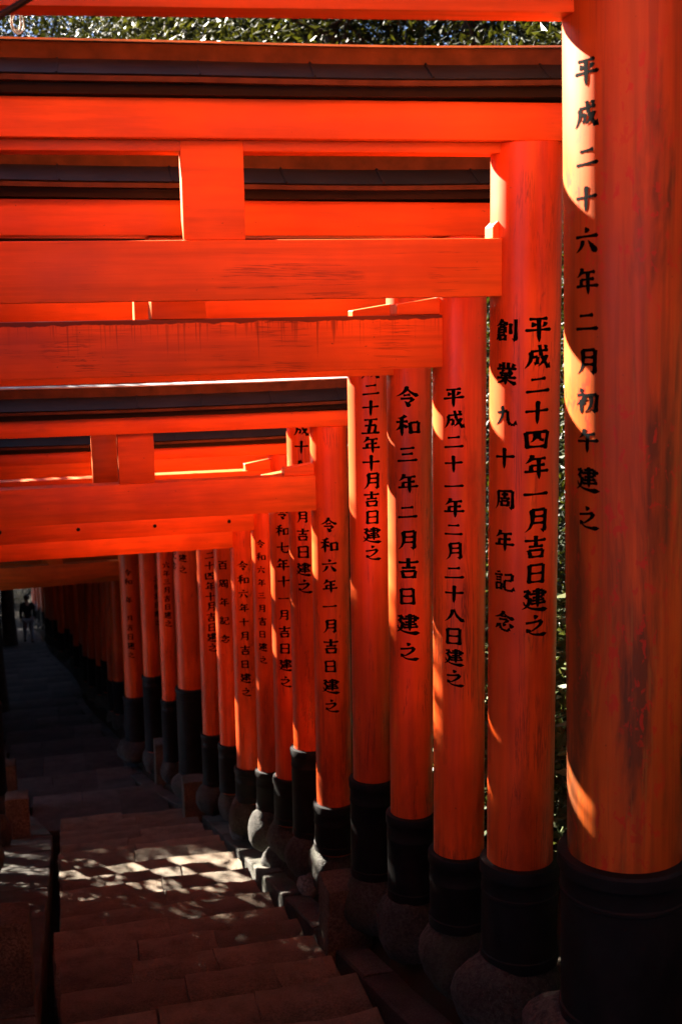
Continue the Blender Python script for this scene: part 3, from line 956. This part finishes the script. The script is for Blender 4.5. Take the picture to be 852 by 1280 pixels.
# ------------------------------------------------------------------ trees added round and left of the stairway to block sky and sun
for k, (s, d, pr, sc) in enumerate([(2, 5.2, 0, .9), (6, 5.0, 1, .95), (10, 5.4, 0, .9), (14, 5.0, 0, .95), (18, 5.2, 1, 1.0), (-2, 5.0, 1, .9), (4, 9, 0, 1.1), (10, 9.5, 1, 1.1), (-3, 9, 0, 1.1),
        (2.5, -8.0, 0, .9), (6.5, -8.2, 1, .95), (10.2, -8.2, 0, .9), (0, 3.9, 1, .8), (4.5, 3.8, 0, .8), (-3, 3.4, 0, .9), (-7, 2.2, 1, .9), (-7, -3, 0, .9), (-3.5, -3.2, 1, .8), (-12, -1, 0, 1.1), (-12, 3, 1, 1.1), (-2, 7, 0, 1.1), (-5, 2.5, 0, .9), (-6, -1.5, 0, .95), (-5, -5, 1, .9), (-9, .8, 1, 1.1), (-9, -4, 0, 1.1), (-1, -5.5, 0, .8), (-10, 6, 0, 1.1)]):
    t = copy_tree((tA, tB)[pr])
    p = sd(s, d)
    place(t, p.x, p.y, k*1.3, sc, 'forest tree added beyond the stairway to shade the gates', 'tree', 'forest trees added for shade')
tC = build_tree('young_evergreen_tree', 7.6, .10, 1.8, .12, 22000, .115, 31, 'leaf', .30)
k = 0
s_ = 1.0
rb_ = random.Random(5)
while s_ < 52:
    for d in (-3.5, -4.7):
        if (d > -4 and (s_ < 7.5 or 11.9 < s_ < 18.7)) or (d < -4 and 13.6 < s_ < 20.6): continue  # rows added for shade; gap left so sun patches reach the steps
        k += 1
        o = tC if k == 1 else copy_tree(tC)
        p = sd(s_ + rb_.uniform(-.3, .3), d + ctr(s_) - .66 + rb_.uniform(-.2, .2))
        h = 1.3 if 9.4 < s_ < 13.7 else 1.05 if 7 < s_ < 12.6 else 1.0 if s_ < 17 else 1.35
        place(o, p.x, p.y, k*1.9, h*rb_.uniform(.86, 1.05), 'young evergreen tree added left of the pillars to shade the steps', 'tree', 'young trees added for shade left of the gates')
    s_ += 1.25

for k in range(11):          # tall trees that shade the lower tunnel
    t = copy_tree((tA, tB)[k % 2])
    p = sd(26.8 + 2.7*k, -5.6 - (k % 2)*2.6 + ctr(26.8 + 2.7*k) - .66)
    place(t, p.x, p.y, k*2.1, 1.22, 'tall forest tree shading the lower end of the gate tunnel', 'tree', 'tall trees shading the tunnel')
for k in range(7):
    t = copy_tree((tB, tA)[k % 2])
    p = sd(15 + 3.2*k, 3.9 + (k % 2)*.8 + ctr(15 + 3.2*k) - .66)
    place(t, p.x, p.y, k*1.1, .95, 'tall forest tree shading the lower end of the gate tunnel', 'tree', 'tall trees shading the tunnel')

for k, (s, d, sc) in enumerate([(74, -5, .55), (75, -2, .5), (76, 1, .55), (77, -8, .6), (80, -4, .7), (82, 0, .7), (73, 3, .5), (84, -9, .8), (66, 3.4, .5), (61, 3.2, .5)]):
    t = copy_tree((tA, tB)[k % 2])
    p = sd(s, d)
    place(t, p.x, p.y, k*1.9, sc, 'low dark tree closing the view at the far end of the path', 'tree', 'trees closing the far end of the path')

# ------------------------------------------------------------------ the walker far down the path
M['skin'] = simple('skin', (0.42, 0.24, 0.16), 0.5, 0.1, 8, 0.4, 0)
M['jacket'] = simple('black_cloth', (0.012, 0.012, 0.014), 0.85, 0.3, 14, 0.2, 0.3)
M['trousers'] = simple('grey_cloth', (0.20, 0.20, 0.21), 0.85, 0.2, 14, 0.2, 0.3)
M['hair'] = simple('dark_hair', (0.010, 0.008, 0.007), 0.5, 0.3, 60, 0.4, 0.2)
M['shoe'] = simple('dark_shoe', (0.03, 0.028, 0.028), 0.6, 0.2, 20, 0.3, 0)
M['bag'] = simple('pale_bag_cloth', (0.62, 0.62, 0.64), 0.7, 0.1, 20, 0.3, 0.1)
def skin_mesh(name, J, E, mat, parent, lv=2):
    """J: {joint: (x, y, z, r)}; E: edges; a skinned, smoothed surface, applied"""
    me = bpy.data.meshes.new(name + '_cage')
    ks = list(J)
    me.from_pydata([J[k][:3] for k in ks], [(ks.index(a), ks.index(b)) for a, b in E], [])
    o = bpy.data.objects.new(name, me)
    COL.objects.link(o)
    md = o.modifiers.new('s', 'SKIN'); md.use_smooth_shade = True
    me.update()
    if not me.skin_vertices: 
        at_ = me.attributes
    sv = me.skin_vertices[0].data if me.skin_vertices else None
    if sv:
        for i, k in enumerate(ks):
            r_ = J[k][3]; r_ = r_ if hasattr(r_, '__len__') else (r_, r_)
            sv[i].radius = r_; sv[i].use_root = (i == 0)
    o.modifiers.new('d', 'SUBSURF').levels = lv
    dg = bpy.context.evaluated_depsgraph_get()
    ev = o.evaluated_get(dg)
    nm = bpy.data.meshes.new_from_object(ev)
    o.modifiers.clear()
    o.data = nm
    nm.name = name
    nm.materials.clear(); nm.materials.append(mat)
    for p in nm.polygons: p.use_smooth = True
    o.parent = parent
    return o
pr = empty('person', (0, 0, 0))
J = {'pelvis': (0, 0, .93, (.15, .11)), 'waist': (0, .01, 1.08, (.135, .10)), 'chest': (0, .02, 1.30, (.17, .11)), 'neckb': (0, .01, 1.44, (.085, .07)), 'neck': (0, .02, 1.50, .052),
     'head1': (0, .035, 1.56, (.07, .085)), 'head2': (0, .03, 1.65, (.078, .097)), 'head3': (0, .02, 1.72, (.055, .07))}
E = [('pelvis', 'waist'), ('waist', 'chest'), ('chest', 'neckb'), ('neckb', 'neck'), ('neck', 'head1'), ('head1', 'head2'), ('head2', 'head3')]
for sx, kn, an, arm in ((1, (.11, .07, .50), (.12, -.06, .09), .10), (-1, (-.10, .16, .50), (-.11, .22, .09), -.10)):
    t = 'r' if sx > 0 else 'l'
    J['hip'+t] = (sx*.095, .01, .86, .088); J['knee'+t] = (*kn, .058); J['ank'+t] = (*an, .04); J['toe'+t] = (an[0], an[1]+.15, .045, .035)
    E += [('pelvis', 'hip'+t), ('hip'+t, 'knee'+t), ('knee'+t, 'ank'+t), ('ank'+t, 'toe'+t)]
    J['sh'+t] = (sx*.19, .01, 1.40, .06); J['el'+t] = (sx*.25, -.02+arm*.4, 1.13, .043); J['wr'+t] = (sx*.25, .06+arm, .91, .029); J['palm'+t] = (sx*.25, .08+arm, .85, (.022, .036))
    E += [('chest', 'sh'+t), ('sh'+t, 'el'+t), ('el'+t, 'wr'+t), ('wr'+t, 'palm'+t)]
    for f in range(4):
        y = .055 + arm + f*.019
        ln = (.062, .074, .07, .055)[f]
        J[f'f{f}{t}'] = (sx*.248, y+.004, .81, .0095); J[f'g{f}{t}'] = (sx*.240, y+.010, .81-ln*.55, .0085); J[f'h{f}{t}'] = (sx*.228, y+.014, .81-ln, .007)
        E += [('palm'+t, f'f{f}{t}'), (f'f{f}{t}', f'g{f}{t}'), (f'g{f}{t}', f'h{f}{t}')]
    J['th1'+t] = (sx*.236, .112+arm, .855, .0105); J['th2'+t] = (sx*.226, .135+arm, .825, .008)
    E += [('palm'+t, 'th1'+t), ('th1'+t, 'th2'+t)]
skin_mesh('body', J, E, M['skin'], pr)
JJ = {k: J[k] for k in ('pelvis', 'waist', 'chest', 'shr', 'elr', 'wrr', 'shl', 'ell', 'wrl')}
def fat(v, a):
    r_ = v[3]; r_ = r_ if hasattr(r_, '__len__') else (r_, r_)
    return (*v[:3], (r_[0]+a, r_[1]+a))
JK = {k: fat(v, .022) for k, v in JJ.items()}
JK['collar'] = (0, .01, 1.46, (.085, .075))
JK['pelvis'] = (0, 0, .84, (.185, .145))
skin_mesh('jacket', JK, [('pelvis', 'waist'), ('waist', 'chest'), ('chest', 'collar'), ('chest', 'shr'), ('shr', 'elr'), ('elr', 'wrr'), ('chest', 'shl'), ('shl', 'ell'), ('ell', 'wrl')], M['jacket'], pr)
JT = {k: fat(J[k], .02) for k in ('pelvis', 'hipr', 'kneer', 'ankr', 'hipl', 'kneel', 'ankl')}
skin_mesh('trousers', JT, [('pelvis', 'hipr'), ('hipr', 'kneer'), ('kneer', 'ankr'), ('pelvis', 'hipl'), ('hipl', 'kneel'), ('kneel', 'ankl')], M['trousers'], pr)
b = bmesh.new()
bmesh.ops.create_icosphere(b, subdivisions=3, radius=1)
for v in b.verts:
    v.co = Vector((v.co.x*.095, v.co.y*.112 + .015, v.co.z*.11 + 1.675))
    if v.co.y > .06 and v.co.z < 1.70: v.co.y = .06
    v.co += noise.noise_vector(v.co*14)*.006
obj('hair', b, M['hair'], pr, 3.2)
b = bmesh.new()                                     # face: nose, mouth, eyes, ears on the front of the head
for c, r3 in (((0, .128, 1.63), (.012, .016, .02)), ((0, .118, 1.585), (.022, .006, .006)), ((.088, .03, 1.635), (.01, .02, .03)), ((-.088, .03, 1.635), (.01, .02, .03))):
    bb = bmesh.new(); bmesh.ops.create_icosphere(bb, subdivisions=2, radius=1)
    merge(b, bb, Matrix.Translation(c) @ Matrix.Diagonal((*r3, 1)))
obj('face', b, M['skin'], pr, 3.2)
for sx in (-1, 1):
    b = bmesh.new(); bmesh.ops.create_icosphere(b, subdivisions=2, radius=.011)
    bmesh.ops.translate(b, verts=b.verts[:], vec=(sx*.03, .118, 1.655))
    obj('eye', b, M['hair'], pr, 3.2)
for t in 'rl':
    a = J['ank'+t]
    b = bm_box(a[0]-.048, a[0]+.048, a[1]-.08, a[1]+.19, .0, .085, .025)
    obj('shoe', b, M['shoe'], pr, 3.2)
p = at(37, 803, 42)
s_p, d_p = p.dot(CD), p.dot(RD)
pr.location = (p.x, p.y, p.z)
pr.rotation_euler = (0, 0, YAW + .15)
tag(pr, 'person in black jacket and grey trousers walking away far down the path', 'person')
# pale bag held in the walker's right hand's crook
b = bm_box(-.05, .05, -.09, .09, -.16, .06, .03)
tb = bm_tube([(0, -.06, .05), (0, -.04, .16), (0, .04, .16), (0, .06, .05)], [.008]*4, 6)
merge(b, tb)
bg_o = obj('shoulder_bag', b, M['bag'], None, 3.2)
bg_o.matrix_world = pr.matrix_basis @ Matrix.Translation((.30, .0, 1.32))
tag(bg_o, 'small pale bag hung on the shoulder of the person far down the path', 'bag')

# ------------------------------------------------------------------ fence at the far end of the path
fe = empty('bamboo_fence', sd(67, -2.6, path_z(67) + .6), YAW)
M['bamboo'] = simple('weathered_bamboo', (0.16, 0.12, 0.045), 0.6, 0.35, 6, 0.3, 0.2)
for k in range(9):
    b = bm_lathe([(.05, -1.2), (.05, 1.25), (.0, 1.27)], 10, -6 + 1.5*k, 0)
    obj('post', b, M['bark'], fe, 0.6)
for zz in (.35, 1.0):
    obj('rail', bm_tube([(-6.1, .03, zz), (6.1, .03, zz)], [.03, .03], 8), M['bamboo'], fe)
b = bmesh.new()
for k in range(90):
    x = -6 + 12*k/89
    bm_lathe([(.045, -.5), (.045, 1.15 + .05*math.sin(k*3.1)), (0, 1.16 + .05*math.sin(k*3.1))], 7, x, -.05, b)
obj('bamboo_screen', b, M['bamboo'], fe, 0.6)
tag(fe, 'low bamboo fence crossing the far end of the path', 'fence')

# ------------------------------------------------------------------ cable and cord at the upper left corner
M['cable'] = simple('black_cable', (0.006, 0.006, 0.006), 0.6, 0.2, 20, 0.3, 0)
M['cord'] = simple('pale_cord', (0.45, 0.42, 0.36), 0.7, 0.2, 30, 0.3, 0)
a0, a1 = at(36, -2, 3.0), at(0, 20, 2.9)
a2 = Vector((gates[0].location.x, gates[0].location.y, 0)) - RD*1.20
bmc = bm_tube([at(260, -160, 2.4), at(140, -72, 2.75), a0, a1, at(-120, 82, 3.0), Vector((a2.x, a2.y, at(-330, 150, 3.3).z))], [.0085]*6, 8)
tag(obj('overhead_cable', bmc, M['cable'], None, 3.2), 'black cable slanting across the upper left corner above the roof', 'cable')
c0 = at(19, 10, 6.95)
pts = []
for k in range(60):
    t = k/59
    a = t*2*math.pi*3
    pts.append(c0 + Vector((.035*math.sin(a)*(.6+.4*t) + .012*t, .02*math.cos(a*.5), -.055 + .055*math.cos(a) - .03*t)))
tag(obj('looped_cord', bm_tube(pts, [.0045]*60, 6), M['cord'], None, 3.2), 'pale looped cord hanging from the cable in the upper left corner', 'cord')

for k, (s, d, sc) in enumerate([(8.6, 4.0, .8), (11.5, 5.2, .85), (14.5, 6.4, .9), (18, 8.0, 1.0), (6.6, 3.6, .5)]):
    t = copy_tree(tC)
    p = sd(s, d)
    place(t, p.x, p.y, k*2.3 + 1, sc, 'young evergreen tree on the slope behind the right row of pillars', 'tree', 'young trees right of the gates')

for k, (s, d, sc) in enumerate([(62, -8.5, 1.1), (66, -7.5, 1.1), (70, -10, 1.1), (74, -12, 1.15), (67, -13, 1.2)]):
    t = copy_tree((tA, tB)[k % 2])
    p = sd(s, d)
    place(t, p.x, p.y, k*1.3 + .7, sc, 'tall forest tree shading the lower end of the gate tunnel', 'tree', 'tall trees shading the tunnel')
